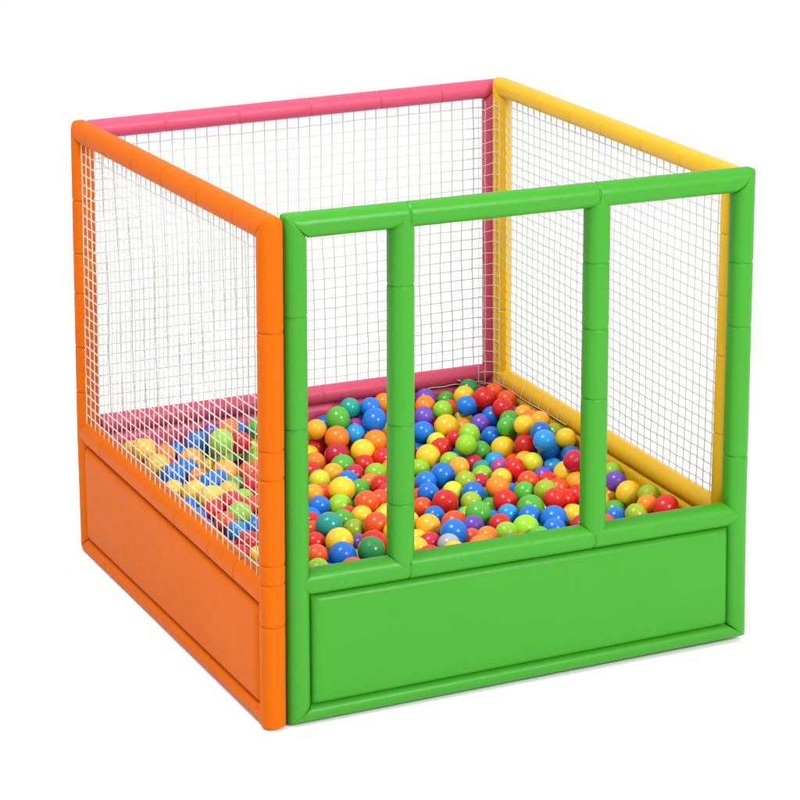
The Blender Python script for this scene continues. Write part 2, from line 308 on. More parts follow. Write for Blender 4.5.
UNDER = """1002 1556 290 36 red;560 1166 234 36 orangered;697 957 240 36 violet;1402 1441 348 36 orangered;1343 1434 311 36 magenta;901 1052 261 36 red;1402 1551 366 36 orange;1372 963 269 36 lime;519 1569 290 36 blue;539 193 293 38 blue;631 208 286 36 green;1165 288 288 37 lime;201 557 297 36 lime;832 1041 291 36 amber;127 195 288 38 orange;1071 329 292 37 crimson;469 1123 294 39 blue;943 196 296 38 blue;200 192 297 36 blue;1243 1506 287 37 yellow;399 114 291 38 crimson;131 411 287 36 blue;113 107 287 37 crimson;699 233 287 38 yellow;1131 1527 291 37 lightblue;787 299 286 37 amber;611 298 299 37 crimson;67 750 288 38 crimson;640 134 290 38 blue;1361 262 289 39 orange;1206 203 298 36 yellow;526 108 291 37 yellow;400 237 291 36 lime;70 551 288 36 red;83 302 291 37 blue;1312 135 292 40 crimson;710 766 290 36 green;42 679 299 38 blue;791 165 297 38 blue;383 1037 295 36 crimson;576 1420 298 36 blue;533 1250 287 37 green;166 347 295 38 orangered;319 117 299 39 yellow;1277 238 294 38 blue;288 342 299 36 red;43 156 287 37 blue;485 334 298 37 amber;909 263 288 36 red;870 1105 299 36 yellow;1107 167 296 38 amber;961 319 297 37 lime;620 1488 297 39 green;286 229 286 36 green;93 481 290 36 orangered;1247 313 291 39 red;1305 1338 294 36 red;340 941 287 40 lightblue;1016 175 287 39 red;594 528 289 37 yellow;867 178 289 39 orange;1383 174 288 38 yellow;1397 1122 292 37 blue;42 364 299 38 lightblue;458 1048 300 36 red;298 696 289 37 blue;313 774 294 36 red;482 245 292 37 red;1391 1205 289 39 green;1179 132 299 38 orange;1065 239 295 36 blue;1374 414 286 38 green;951 112 286 40 amber;408 325 298 37 crimson;1157 1410 287 36 amber;192 116 289 39 amber;1397 732 292 36 yellow;206 475 300 40 lime;1395 1481 289 37 amber;320 847 300 38 orange;716 128 286 36 lime;232 277 287 37 crimson;563 1338 294 38 yellow;471 159 288 37 lime;159 271 299 37 crimson;480 1199 299 36 red;934 1232 292 38 yellow;342 286 292 39 red;1053 1282 257 39 yellow;205 400 253 37 blue;1132 230 250 39 orangered;1012 1461 255 39 crimson;691 300 251 36 amber;908 1346 254 38 red;214 1487 253 37 orange;1275 1253 252 38 orange;1353 331 262 36 red;836 257 250 37 red;320 458 253 40 blue;158 513 250 39 orange;655 1552 256 37 blue;1356 1388 254 36 lime;421 425 256 36 blue;421 980 262 36 blue;1057 111 280 36 red;1278 1404 259 39 amber;540 1502 259 40 green;498 857 250 36 crimson;280 1415 262 36 yellow;52 432 253 37 blue;1002 265 255 37 crimson;205 1263 256 39 blue;1376 833 252 37 blue;529 291 252 38 lightblue;1233 464 250 38 blue;55 235 281 37 blue;775 890 254 36 red;1070 1509 255 37 red;1313 1487 263 36 orangered;1239 121 254 36 lightblue;258 133 251 36 blue;784 572 253 39 blue;345 189 262 39 orange;237 665 253 39 lime;43 1259 256 36 lime;244 1347 251 39 orange;768 224 254 38 blue;1374 112 252 36 red;959 1293 261 36 amber;393 1507 252 38 blue;1231 1340 258 36 yellow;1283 958 255 39 orangered;266 1090 226 39 blue;770 443 248 37 yellow;630 1069 215 39 amber;524 521 211 40 green;404 1058 204 36 amber;917 797 207 36 lightblue;913 525 201 40 orangered;445 1186 220 40 lime;180 230 219 39 crimson;610 1426 230 38 orange;855 409 234 38 lightblue;1084 836 204 37 amber;563 1281 225 39 orange;212 301 219 39 yellow;1041 1149 228 40 blue;50 657 224 38 blue;523 222 212 39 crimson;673 1307 221 37 amber;811 139 209 37 yellow;1291 837 229 38 lime;234 882 213 39 lightblue;1382 247 204 36 orange;145 1140 209 39 yellow;321 1361 221 38 orangered;50 1187 220 39 lightblue;1130 333 215 39 lime;985 192 213 38 blue;1246 224 209 36 red;1181 788 221 40 amber;1336 199 238 36 red;375 140 204 39 yellow;414 283 233 37 yellow;76 1072 208 36 orangered;609 418 211 37 blue;129 888 230 36 red;149 1542 209 36 lime;355 1180 233 36 yellow;967 1426 205 38 blue;1192 1395 224 38 red;1310 267 206 39 red;220 1411 221 36 red;1012 1243 206 37 crimson;1264 1034 208 39 blue;692 156 224 36 orange;903 1114 202 36 orange;1148 467 219 36 yellow;273 254 216 37 lime;1251 370 222 38 green;1216 1287 204 40 yellow;1334 441 213 37 amber;1337 726 224 36 lime;72 310 218 38 green;1105 943 203 38 blue;141 979 243 38 green;517 1399 210 38 blue;1354 1080 206 39 blue;266 1530 216 38 orangered;704 756 211 39 blue;1278 1544 220 40 lime;73 789 208 37 yellow;1301 514 203 38 lime;531 770 216 37 yellow;224 1186 234 38 red;1072 186 201 37 lime;1258 719 215 38 lightblue;892 1419 215 38 crimson;386 485 215 40 crimson;1399 942 201 36 orangered;1071 1061 218 38 yellow;420 623 219 40 blue;253 571 231 36 orange;1137 1141 204 38 blue;797 768 207 36 red;664 620 204 39 red;1218 1471 221 40 lightblue;614 541 202 37 blue;708 439 203 39 red;931 398 208 40 amber;799 309 210 38 red;1264 1135 203 36 red;1344 1288 227 38 blue;1007 368 211 37 green;835 1221 228 37 orange;394 915 209 37 crimson;585 910 204 38 green;156 707 210 39 lightblue;956 615 201 36 blue;359 829 209 36 yellow;1185 1022 203 38 red;450 184 221 37 yellow;1361 1551 205 38 amber;1383 1171 212 36 green;1011 1016 221 36 yellow;929 291 208 36 lightblue;319 908 214 36 green;1010 482 209 36 blue;863 208 204 36 green;109 572 203 36 orange;1232 1194 234 37 yellow;902 876 217 36 blue;786 1014 231 37 blue;681 1411 209 38 crimson;1022 1336 205 37 lightblue;106 415 201 40 yellow;1152 1550 210 37 red;631 790 233 38 orangered;343 327 204 38 red;47 502 226 37 red;955 1195 202 36 yellow;644 1177 201 38 yellow;812 1521 220 40 amber;192 790 208 39 yellow;63 1551 218 40 red;296 761 223 37 lightblue;43 222 211 36 yellow;432 369 206 40 amber;976 733 205 38 red;1323 1434 202 37 amber;714 354 206 37 blue;834 1360 204 37 amber;716 1231 211 39 yellow;584 1563 243 37 blue;111 1269 205 37 blue;524 1086 207 37 yellow;564 986 207 37 orangered;363 993 206 37 lightblue;588 162 216 38 red;940 1004 204 38 yellow;439 793 211 39 yellow;522 370 244 38 orangered;77 142 201 40 orange;866 582 220 36 crimson;625 705 220 37 yellow;1395 377 220 36 yellow;1321 124 203 38 yellow;641 257 221 38 red;363 1568 206 36 blue;419 1259 229 36 red;267 488 205 36 yellow;793 1291 203 38 orangered;454 1559 201 38 orange;1385 495 209 37 amber;72 1435 218 36 lightblue;741 629 204 36 blue;280 1269 226 39 lightblue;1222 522 203 39 orange;1051 674 231 37 green;177 151 201 39 red;919 120 208 37 red;49 895 210 37 red;1167 118 209 38 red;1016 116 203 37 red;617 344 220 36 orangered;790 1111 220 38 yellow;693 875 202 37 blue;492 1264 201 36 yellow;1094 1431 204 39 orangered;1391 617 218 39 red;1072 269 227 37 green;158 355 206 36 yellow;752 511 207 37 crimson;1077 442 228 38 yellow;902 1545 207 38 green;41 972 230 36 green;1402 756 213 36 red;1102 1248 210 37 red;492 923 219 36 orangered;338 1440 223 36 yellow;1334 905 235 36 red;820 672 200 37 lime;823 865 202 40 red;289 388 225 38 blue;1188 281 208 36 blue;433 1376 202 40 blue;1181 400 233 37 lime;1097 1341 211 37 green;484 110 209 39 orangered;479 1465 203 38 yellow;987 1516 200 36 crimson;46 1355 224 40 lime;762 1359 222 37 amber;160 1072 242 38 blue;479 451 222 36 amber;184 602 218 38 green;242 188 206 36 yellow;1022 585 207 36 lightblue;1083 762 210 38 blue;897 1272 209 40 green;1303 1345 201 36 lime;1107 528 200 38 green;351 241 205 37 blue;511 597 200 37 yellow;1352 1000 207 38 blue;746 1567 209 38 crimson;631 1502 202 36 blue;1396 1361 201 37 red;745 821 202 36 red;506 694 207 38 blue;348 1102 223 38 lightblue;366 563 203 38 blue;148 1402 228 37 red;1250 892 205 36 blue;285 1159 201 36 orange;490 1332 233 36 red;1200 1094 206 36 red;773 943 205 36 blue;1391 166 202 36 yellow;1312 1243 155 40 amber;462 1018 150 36 amber;110 228 173 38 blue;739 699 175 38 amber;817 1445 156 38 crimson;647 1246 169 37 red;1294 961 168 36 lightblue;533 426 166 38 blue;1051 1494 177 36 blue;1066 375 159 38 yellow;136 1445 171 36 crimson;529 275 152 38 red;359 706 169 36 lightblue;864 317 153 37 orangered;983 1076 168 37 blue;661 945 177 38 yellow;1189 914 161 39 blue;210 533 157 39 amber;907 949 164 38 red;440 304 163 36 blue;1174 1232 168 36 blue;796 1176 164 39 blue;1156 218 173 37 orangered;442 857 167 37 amber;1323 189 157 37 green;88 1017 160 38 blue;1217 751 158 36 orangered;392 430 156 38 orangered;539 1535 174 37 yellow;634 671 155 38 green;50 1246 158 37 blue;1056 1565 186 37 red;869 459 174 37 red;1065 1140 151 38 yellow;742 1357 150 38 blue;365 1208 155 37 orangered;1161 629 171 37 crimson;764 1010 158 39 red;614 1414 153 36 red;1067 1005 168 38 blue;218 1470 164 37 yellow;950 1335 168 40 lime;266 127 156 37 blue;287 1411 165 36 yellow;820 1055 183 36 lime;1402 820 179 36 blue;673 1562 155 39 blue;241 1100 154 38 amber;554 1215 172 37 crimson;682 563 154 38 crimson;784 450 161 37 blue;1400 1277 153 36 lime;453 724 156 37 lightblue;1324 715 150 37 blue;1303 870 157 40 crimson;125 915 162 38 blue;258 363 152 39 orangered;272 595 160 39 red;828 932 157 38 amber;1389 686 186 37 yellow;1264 462 159 36 lightblue;1159 1447 162 40 yellow;243 1312 152 38 orange;727 181 162 37 green;900 615 153 38 crimson;1153 1069 154 37 lightblue;243 274 151 36 red;363 1338 155 39 lightblue;991 257 161 37 blue;628 815 159 39 yellow;249 729 166 39 blue;527 827 160 37 blue;1190 470 152 38 lime;1395 1445 155 36 yellow;1232 1187 160 37 green;414 1474 158 39 blue;912 1489 155 37 green;160 1201 163 38 lime;1151 1331 157 36 yellow;170 453 182 36 lightblue;159 997 154 36 lightblue;57 699 156 36 amber;1370 555 165 37 green;152 288 161 36 amber;320 1042 151 36 blue;52 1491 166 37 lime;794 577 172 37 crimson;647 328 157 38 crimson;1381 325 162 39 yellow;1007 790 171 36 crimson;286 824 172 40 green;793 216 162 39 orange;1141 817 158 36 lightblue;711 274 151 36 red;382 1123 156 40 amber;1304 335 155 39 blue;189 865 153 38 blue;911 687 186 37 yellow;96 335 151 38 blue;91 1351 161 36 yellow;45 589 170 38 blue;522 350 153 37 green;886 1177 164 36 blue;647 136 151 38 blue;420 223 160 38 amber;1113 138 155 36 orange;165 1074 168 36 yellow;464 1111 166 40 lightblue;1238 1348 162 37 blue;1163 558 154 37 lightblue;1239 148 172 36 amber;277 900 150 39 blue;332 508 166 37 blue;1329 634 150 37 yellow;297 973 162 36 blue;510 166 160 39 crimson;1036 1394 157 40 amber;789 369 160 40 crimson;641 477 181 36 lime;435 493 156 38 blue;1121 429 154 38 yellow;847 771 156 36 yellow;635 1016 157 40 orangered;1122 699 166 37 blue;735 1282 154 38 orange;336 1271 176 36 red;420 1290 156 36 blue;213 1548 159 39 blue;685 1458 153 36 blue;559 1136 164 38 green;1031 647 151 40 amber;1223 664 153 38 blue;205 660 159 39 amber;562 1314 156 38 blue;615 222 161 37 lime;762 1099 153 36 blue;444 934 151 37 green;307 191 154 38 amber;139 759 154 38 red;959 1253 152 37 blue;206 950 199 36 lime;490 1338 153 36 yellow;947 473 154 39 green;979 915 156 36 amber;1218 1538 172 38 blue;1369 405 153 37 crimson;1198 344 168 37 yellow;927 197 158 36 orange;90 1164 154 37 blue;530 915 158 36 blue;1062 272 151 38 orange;114 638 151 38 lime;1341 1134 151 39 lime;1052 506 155 37 blue;851 1547 151 37 red;1277 788 177 36 yellow;962 330 155 37 orange;1399 1034 160 37 yellow;82 849 159 37 orangered;556 107 173 36 orange;293 434 152 36 amber;91 480 154 38 yellow;1001 418 153 38 amber;332 1491 160 37 blue;1289 1497 152 39 blue;563 629 152 36 blue;880 390 152 36 orange;850 1243 158 36 orangered;1043 875 150 39 lime;356 879 158 36 blue;889 1054 158 39 lime;340 625 154 36 amber;562 747 151 37 yellow;378 791 152 36 blue;571 496 153 40 red;1056 1214 154 37 blue;452 576 154 39 yellow;433 140 151 37 lime;724 108 157 37 red;832 520 193 36 red;1236 1429 158 36 red;1143 291 152 36 yellow;235 1235 171 36 blue"""


# ------------------------------------------------------------------ sizes (metres)
W, D = 1.50, 1.667           # outside width of the green side, depth of the orange side
T, S = 0.072, 0.064          # tube padding: green / orange, and pink / yellow
H = 1.4776                   # height of the pit
ZM = 0.4185                  # axis of the middle rails

# soft foam frames are never quite true: small offsets of each frame's corners (bottom, middle, top)
WARP = {
    'front': [((-0.0033, 0.0026, 0.0029), (0.0156, -0.0034, 0.0116)), ((-0.0016, 0.0027, 0.0057), (0.0052, -0.0041, -0.0049)), ((0.0051, 0.0007, 0.009), (-0.0041, 0.0019, -0.0))],
    'left': [((-0.006, 0.0043, 0.0043), (-0.0036, -0.0009, -0.0075)), ((-0.0054, -0.0036, -0.0181), (-0.0007, 0.0015, 0.0036)), ((0.0072, -0.0001, 0.0096), (0.0149, -0.0118, -0.014))],
    'back': [((0, 0, 0), (0, 0, 0)), ((0.0025, 0.0052, 0.0185), (-0.0001, 0.0039, 0.0114)), ((-0.0022, -0.0046, -0.0165), (-0.0085, 0.004, -0.0001))],
    'right': [((0, 0, 0), (0, 0, 0)), ((-0.0024, -0.005, -0.018), (0.0089, 0.0004, 0.0136)), ((-0.0008, -0.0017, -0.0063), (0.001, 0.0045, 0.0147))],
}

# ------------------------------------------------------------------ materials
def new_mat(name):
    m = bpy.data.materials.new(name)
    m.use_nodes = True
    nt = m.node_tree
    return m, nt, nt.nodes['Principled BSDF']

def vinyl(name, rgb, rough=0.36, spec=.24):
    m, nt, b = new_mat(name)
    N, L = nt.nodes, nt.links
    tc = N.new('ShaderNodeTexCoord')
    n1 = N.new('ShaderNodeTexNoise'); n1.inputs['Scale'].default_value = 5.0; n1.inputs['Detail'].default_value = 3
    n2 = N.new('ShaderNodeTexNoise'); n2.inputs['Scale'].default_value = 420.0; n2.inputs['Detail'].default_value = 2
    n3 = N.new('ShaderNodeTexNoise'); n3.inputs['Scale'].default_value = 16.0; n3.inputs['Detail'].default_value = 2
    for n in (n1, n2, n3):
        L.new(tc.outputs['Object'], n.inputs['Vector'])
    mix = N.new('ShaderNodeMix'); mix.data_type = 'RGBA'
    mix.inputs['A'].default_value = (rgb[0]*.95, rgb[1]*.95, rgb[2]*.95, 1)
    mix.inputs['B'].default_value = (min(1, rgb[0]*1.04), min(1, rgb[1]*1.04), min(1, rgb[2]*1.04), 1)
    L.new(n1.outputs['Fac'], mix.inputs['Factor'])
    L.new(mix.outputs['Result'], b.inputs['Base Color'])
    mr = N.new('ShaderNodeMapRange'); mr.inputs['To Min'].default_value = rough-.05; mr.inputs['To Max'].default_value = rough+.08
    L.new(n3.outputs['Fac'], mr.inputs['Value']); L.new(mr.outputs['Result'], b.inputs['Roughness'])
    b1 = N.new('ShaderNodeBump'); b1.inputs['Strength'].default_value = .08; b1.inputs['Distance'].default_value = .002
    b2 = N.new('ShaderNodeBump'); b2.inputs['Strength'].default_value = .35; b2.inputs['Distance'].default_value = .004
    L.new(n2.outputs['Fac'], b1.inputs['Height']); L.new(n3.outputs['Fac'], b2.inputs['Height'])
    L.new(b2.outputs['Normal'], b1.inputs['Normal']); L.new(b1.outputs['Normal'], b.inputs['Normal'])
    b.inputs['Specular IOR Level'].default_value = spec
    return m

def plastic(name, rgb):
    m, nt, b = new_mat(name)
    N, L = nt.nodes, nt.links
    oi = N.new('ShaderNodeObjectInfo')
    hs = N.new('ShaderNodeHueSaturation')
    mr = N.new('ShaderNodeMapRange'); mr.inputs['To Min'].default_value = .88; mr.inputs['To Max'].default_value = 1.12
    L.new(oi.outputs['Random'], mr.inputs['Value']); L.new(mr.outputs['Result'], hs.inputs['Value'])
    hs.inputs['Color'].default_value = (*rgb, 1)
    L.new(hs.outputs['Color'], b.inputs['Base Color'])
    tc = N.new('ShaderNodeTexCoord')
    n = N.new('ShaderNodeTexNoise'); n.inputs['Scale'].default_value = 3.0
    L.new(tc.outputs['Object'], n.inputs['Vector'])
    r = N.new('ShaderNodeMapRange'); r.inputs['To Min'].default_value = .17; r.inputs['To Max'].default_value = .28
    L.new(n.outputs['Fac'], r.inputs['Value']); L.new(r.outputs['Result'], b.inputs['Roughness'])
    b.inputs['Specular IOR Level'].default_value = .40
    # the moulding seam round each ball
    sx = N.new('ShaderNodeSeparateXYZ'); L.new(tc.outputs['Object'], sx.inputs[0])
    ab = N.new('ShaderNodeMath'); ab.operation = 'ABSOLUTE'; L.new(sx.outputs['Z'], ab.inputs[0])
    se = N.new('ShaderNodeMapRange'); se.inputs['From Max'].default_value = .05
    L.new(ab.outputs[0], se.inputs['Value'])
    bp = N.new('ShaderNodeBump'); bp.inputs['Strength'].default_value = .16; bp.inputs['Distance'].default_value = .03
    L.new(se.outputs['Result'], bp.inputs['Height']); L.new(bp.outputs['Normal'], b.inputs['Normal'])
    return m

def simple(name, rgb, rough=.7, spec=.3):
    m, nt, b = new_mat(name)
    N, L = nt.nodes, nt.links
    n = N.new('ShaderNodeTexNoise'); n.inputs['Scale'].default_value = 40
    mix = N.new('ShaderNodeMix'); mix.data_type = 'RGBA'
    mix.inputs['A'].default_value = (rgb[0]*.96, rgb[1]*.96, rgb[2]*.96, 1)
    mix.inputs['B'].default_value = (*rgb, 1)
    L.new(n.outputs['Fac'], mix.inputs['Factor']); L.new(mix.outputs['Result'], b.inputs['Base Color'])
    b.inputs['Roughness'].default_value = rough
    b.inputs['Specular IOR Level'].default_value = spec
    return m

GREEN = vinyl('green_vinyl', (.035, .256, .013))
ORANGE = vinyl('orange_vinyl', (.54, .104, .003), .42, .03)
PINK = vinyl('pink_vinyl', (.50, .063, .124))
YELLOW = vinyl('yellow_vinyl', (.62, .365, .008))
NET = simple('net_cord', (.54, .53, .52), .8, .1)
MAT = vinyl('mat_vinyl', (.35, .06, .05))
FLOOR = simple('white_floor', (.97, .97, .97), .9, 0)

BALLC = {
 'red': (.60, .014, .012), 'crimson': (.46, .010, .040), 'orangered': (.72, .075, .010), 'orange': (.80, .20, .010),
 'amber': (.80, .34, .016), 'yellow': (.78, .50, .018), 'limeyellow': (.52, .56, .020), 'lime': (.24, .52, .020),
 'olive': (.26, .38, .014), 'green': (.075, .37, .035), 'darkgreen': (.018, .23, .055), 'teal': (.012, .29, .24),
 'blue': (.006, .15, .60), 'lightblue': (.012, .25, .62), 'violet': (.13, .06, .40), 'magenta': (.38, .045, .22),
 'grey': (.30, .34, .38)}
BALLM = {k: plastic('ball_' + k, v) for k, v in BALLC.items()}

# ------------------------------------------------------------------ panel space -> world
def world(p, u, n, z):
    """u along the side, n outwards, z up."""
    if p == 'front': x, y = u, T/2 - n
    elif p == 'left': x, y = -T/2 - n, u
    elif p == 'back': x, y = u, D - S/2 + n
    else: x, y = W - S/2 + n, u
    ua, ub = ENDS[p]
    w = WARP[p]
    f = min(1, max(0, (u - ua)/(ub - ua)))
    zt = H - TH[p]
    if z <= ZM:
        g = min(1, max(0, (z - .026)/(ZM - .026))); lo, hi = 0, 1
    else:
        g = min(1, (z - ZM)/(zt - ZM)); lo, hi = 1, 2
    d = [(w[lo][0][k]*(1-f) + w[lo][1][k]*f)*(1-g) + (w[hi][0][k]*(1-f) + w[hi][1][k]*f)*g for k in range(3)]
    return Vector((x + d[0], y + d[1], max(0.0015, z + d[2])))

ENDS = {'front': (T/2, W - T/2), 'left': (T/2, D - T/2), 'back': (S/2, W - S/2), 'right': (T + S/2, D - S - S/2)}
TH = {'front': T/2, 'left': T/2, 'back': S/2, 'right': S/2}

def link_mesh(name, bm, mat, parent=None, smooth=True, fix=True):
    if fix:
        bmesh.ops.recalc_face_normals(bm, faces=bm.faces)
    me = bpy.data.meshes.new(name)
    bm.to_mesh(me); bm.free()
    if smooth:
        for f in me.polygons: f.use_smooth = True
    me.materials.append(mat)
    o = bpy.data.objects.new(name, me)
    COL.objects.link(o)
    if parent: o.parent = parent
    return o

NSEC = 40
def section(ha, hb, e=2.5):
    out = []
    for i in range(NSEC):
        a = 2*math.pi*i/NSEC
        c, s = math.cos(a), math.sin(a)
        out.append((ha*math.copysign(abs(c)**(2/e), c), hb*math.copysign(abs(s)**(2/e), s)))
    return out

def tube(p, name, mat, parent, along, c, half, hn, a, b, endA, endB, seams=(), rho=None, cap=True, e=2.15):
    """A padded tube in side p. along 'u' or 'z'; c its cross coordinate; half/hn cross half-sizes;
    a, b nominal ends; endA/endB(dc) give the offset of an end for a section offset dc; seams: positions of sleeve joints."""
    sec = section(half, hn, e)
    rnd = random.Random(len(p)*7919 + round(c*1000)*31 + round(a*1000))
    lips = [(0, .925), (.0015, .955), (.004, .982), (.009, .997), (.016, 1)]
    st = [(a + d, k) for d, k in lips] + [(b - d, k) for d, k in lips]
    for q in seams:
        s = a + (b - a)*q
        for d, k in ((-.009, 1), (-.0055, .995), (-.0028, .972), (-.0012, .90), (.0012, .90), (.0028, .972), (.0055, .995), (.009, 1)):
            st.append((s + d, k))
    L = b - a
    k = int(L/.03)
    for i in range(1, k):
        s = a + L*i/k
        if all(abs(s - q) > .011 for q, _ in st): st.append((s, 1 + rnd.uniform(-.006, .006)))
    for i in range(1, 9):
        for s in (a + .016 + .006*i, b - .016 - .006*i):
            if all(abs(s - q) > .003 for q, _ in st): st.append((s, 1))
    st.sort()
    R = 3.2*half
    bm = bmesh.new(); rings = []
    for s, k in st:
        ring = []
        for dc, dn in sec:
            wa = max(0, 1 - (s - a)/R); wb = max(0, 1 - (b - s)/R)
            wa = wa*wa*(3 - 2*wa); wb = wb*wb*(3 - 2*wb)
            pos = s + wa*endA(dc) + wb*endB(dc)
            cc = c + dc*k
            u, z = (pos, cc) if along == 'u' else (cc, pos)
            if rho:
                for (cu, cz, su, sz, r) in rho:
                    du, dz = su*(u - cu), sz*(z - cz)
                    if du > 0 and dz > 0:
                        l = math.hypot(du, dz)
                        if l > r:
                            u, z = cu + su*du*r/l, cz + sz*dz*r/l
            ring.append(bm.verts.new(world(p, u, dn*k, z)))
        rings.append(ring)
    for r0, r1 in zip(rings, rings[1:]):
        for i in range(NSEC):
            j = (i + 1) % NSEC
            bm.faces.new((r0[i], r0[j], r1[j], r1[i]))
    if cap:
        bm.faces.new(rings[0]); bm.faces.new(rings[-1])
    return link_mesh(name, bm, mat, parent)

def board(p, name, mat, parent, u0, u1, z0, z1, nout, nedge, label=None):
    """The padded base board: a pillow with rolled edges on both faces."""
    def ax(a, b):
        v = [0, .0015, .004, .008, .013, .020, .032, .05, .08]
        m = int((b - a - .16)/.05)
        mid = [.08 + (b - a - .16)*i/m for i in range(1, m)]
        return [a + x for x in v] + [a + x for x in mid] + [b - x for x in reversed(v)]
    U, Z = ax(u0, u1), ax(z0, z1)
    bm = bmesh.new()
    def prof(u, z):
        d = min(u - u0, u1 - u); e = min(z - z0, z1 - z)
        def q(d):
            t = min(1, d/.026); return math.sqrt(max(0, 1 - (1 - t)**2))
        soft = min(1, d/.12)*min(1, e/.12)
        return nedge + (nout - nedge)*q(d)*q(e) + .003*soft + .0012*soft*math.sin(u*17 + z*9)*math.sin(z*23 - u*5)
    G = {}
    for side in (1, -1):
        for i, u in enumerate(U):
            for j, z in enumerate(Z):
                G[side, i, j] = bm.verts.new(world(p, u, side*prof(u, z), z))
    nu, nz = len(U), len(Z)
    for side in (1, -1):
        for i in range(nu - 1):
            for j in range(nz - 1):
                bm.faces.new((G[side, i, j], G[side, i+1, j], G[side, i+1, j+1], G[side, i, j+1]))
    edge = [(i, 0) for i in range(nu)] + [(nu-1, j) for j in range(1, nz)] + [(i, nz-1) for i in range(nu-2, -1, -1)] + [(0, j) for j in range(nz-2, 0, -1)]
    for (a, b) in zip(edge, edge[1:] + edge[:1]):
        bm.faces.new((G[(1,)+a], G[(1,)+b], G[(-1,)+b], G[(-1,)+a]))
    return link_mesh(name, bm, mat, parent)

def strand(bm, pts, r):
    """a thin four-sided cord through world points"""
    rings = []
    for i, q in enumerate(pts):
        d = (pts[min(i+1, len(pts)-1)] - pts[max(i-1, 0)]).normalized()
        up = Vector((0, 0, 1)) if abs(d.z) < .8 else Vector((.83, .55, 0))
        s = d.cross(up).normalized(); t = d.cross(s).normalized()
        rings.append([bm.verts.new(q + (s*math.cos(a) + t*math.sin(a))*r) for a in (.785, 2.356, 3.927, 5.498)])
    for r0, r1 in zip(rings, rings[1:]):
        for i in range(4):
            j = (i + 1) % 4
            bm.faces.new((r0[i], r0[j], r1[j], r1[i]))

def net(p, parent, u0, u1, z0, z1, cell, r, n0=0.0, seed=1, wob=1.0):
    rnd = random.Random(seed)
    ph = [rnd.uniform(0, 6.28) for _ in range(8)]
    nu, nz = round((u1-u0)/cell[0]), round((z1-z0)/cell[1])
    ju = {}
    def node(i, j):
        if (i, j) not in ju:
            u = u0 + (u1-u0)*i/nu; z = z0 + (z1-z0)*j/nz
            fx, fz = math.sin(math.pi*i/nu), math.sin(math.pi*j/nz)
            u += wob*.0035*fz*math.sin(4*z + 3*u + ph[0]) + .002*math.sin(11*z - 7*u + ph[1])*fz*wob + wob*rnd.uniform(-.0011, .0011)
            z += -.006*fx*(1 - j/nz)*.6 + .003*fx*math.sin(5*u + 2*z + ph[2]) + rnd.uniform(-.0011, .0011)
            n = n0 + .006*fx*fz*math.sin(3*u + 4*z + ph[3]) + rnd.uniform(-.001, .001)
            ju[i, j] = world(p, u, n, z)
        return ju[i, j]
    bm = bmesh.new()
    for i in range(nu + 1): strand(bm, [node(i, j) for j in range(nz + 1)], r)
    for j in range(nz + 1): strand(bm, [node(i, j) for i in range(nu + 1)], r)
    return link_mesh('net', bm, NET, parent, smooth=False, fix=False)

def flat(dc): return 0.0

def side(p, mat, label, hz, zb, hm, seams, posts=(), with_net=True, cell=.04, seed=1, flat_foot=False, one_post=False, netn=0.0, netr=.0023):
    """One framed side of the pit. hz: half tube, zb: half height of the bottom rail, hm: half height of the middle rail."""
    ua, ub = ENDS[p]
    zt = H - hz
    root = board(p, 'side_panel', mat, PIT, (ua - hz + .004) if one_post else ua + hz*.97, ub - hz*.97, 2*zb*.97, ZM - hm*.97, hz*.88, hz*.30)
    root['label'] = label
    rr = .020
    corners = [(ua - hz + rr, H - rr, -1, 1, rr), (ub + hz - rr, H - rr, 1, 1, rr),
               (ub + hz - .014, .014, 1, -1, .014)]
    if not flat_foot: corners.append((ua - hz + .014, .014, -1, -1, .014))
    kb = zb/hz
    # corner posts
    for sg, uc, key in ((-1, ua, 'pa'), (1, ub, 'pb')):
        if one_post and sg < 0: continue
        low = flat if (flat_foot and sg < 0) else (lambda dc, sg=sg: -sg*dc*kb)
        tube(p, 'corner_post', mat, root, 'z', uc, hz, hz, (.004 if (flat_foot and sg < 0) else zb), zt,
             low, (lambda dc, sg=sg: sg*dc), seams[key], corners)
    # top and bottom rail, mitred into the posts
    tube(p, 'top_rail', mat, root, 'u', zt, hz, hz, ua, ub, lambda dc: -dc, lambda dc: dc, seams['top'], corners)
    tube(p, 'bottom_rail', mat, root, 'u', zb, zb, hz*.985, ua, ub,
         (lambda dc: hz*abs(dc)/zb + .0) if flat_foot else (lambda dc: dc/kb), lambda dc: -dc/kb, (), corners)
    # middle rail, its ends saddled round the posts
    km = hz/hm
    tube(p, 'middle_rail', mat, root, 'u', ZM, hm, hz, (ua - hz + .004) if one_post else ua, ub, flat if one_post else (lambda dc: km*abs(dc)), lambda dc: -km*abs(dc), seams['mid'])
    for uc, hu, sm in posts:
        tube(p, 'dividing_post', mat, root, 'z', uc, hu, hz*.995, ZM, zt, lambda dc: hm*abs(dc)/hu, lambda dc: -hz*abs(dc)/hu, sm)
    if with_net:
        net(p, root, ua + (hz*.93 if not one_post else -hz*.8), ub - hz*.93, ZM + hm*.85, zt - hz*.85, cell, netr, netn, seed, .3 if p == 'left' else 1.0)
    return root

# ------------------------------------------------------------------ the pit
PIT = bpy.data.objects.new('ball_pit', None)
COL.objects.link(PIT)
PIT['label'] = 'square padded ball pit with green, orange, pink and yellow vinyl sides and white nets'
PIT['category'] = 'ball pit'

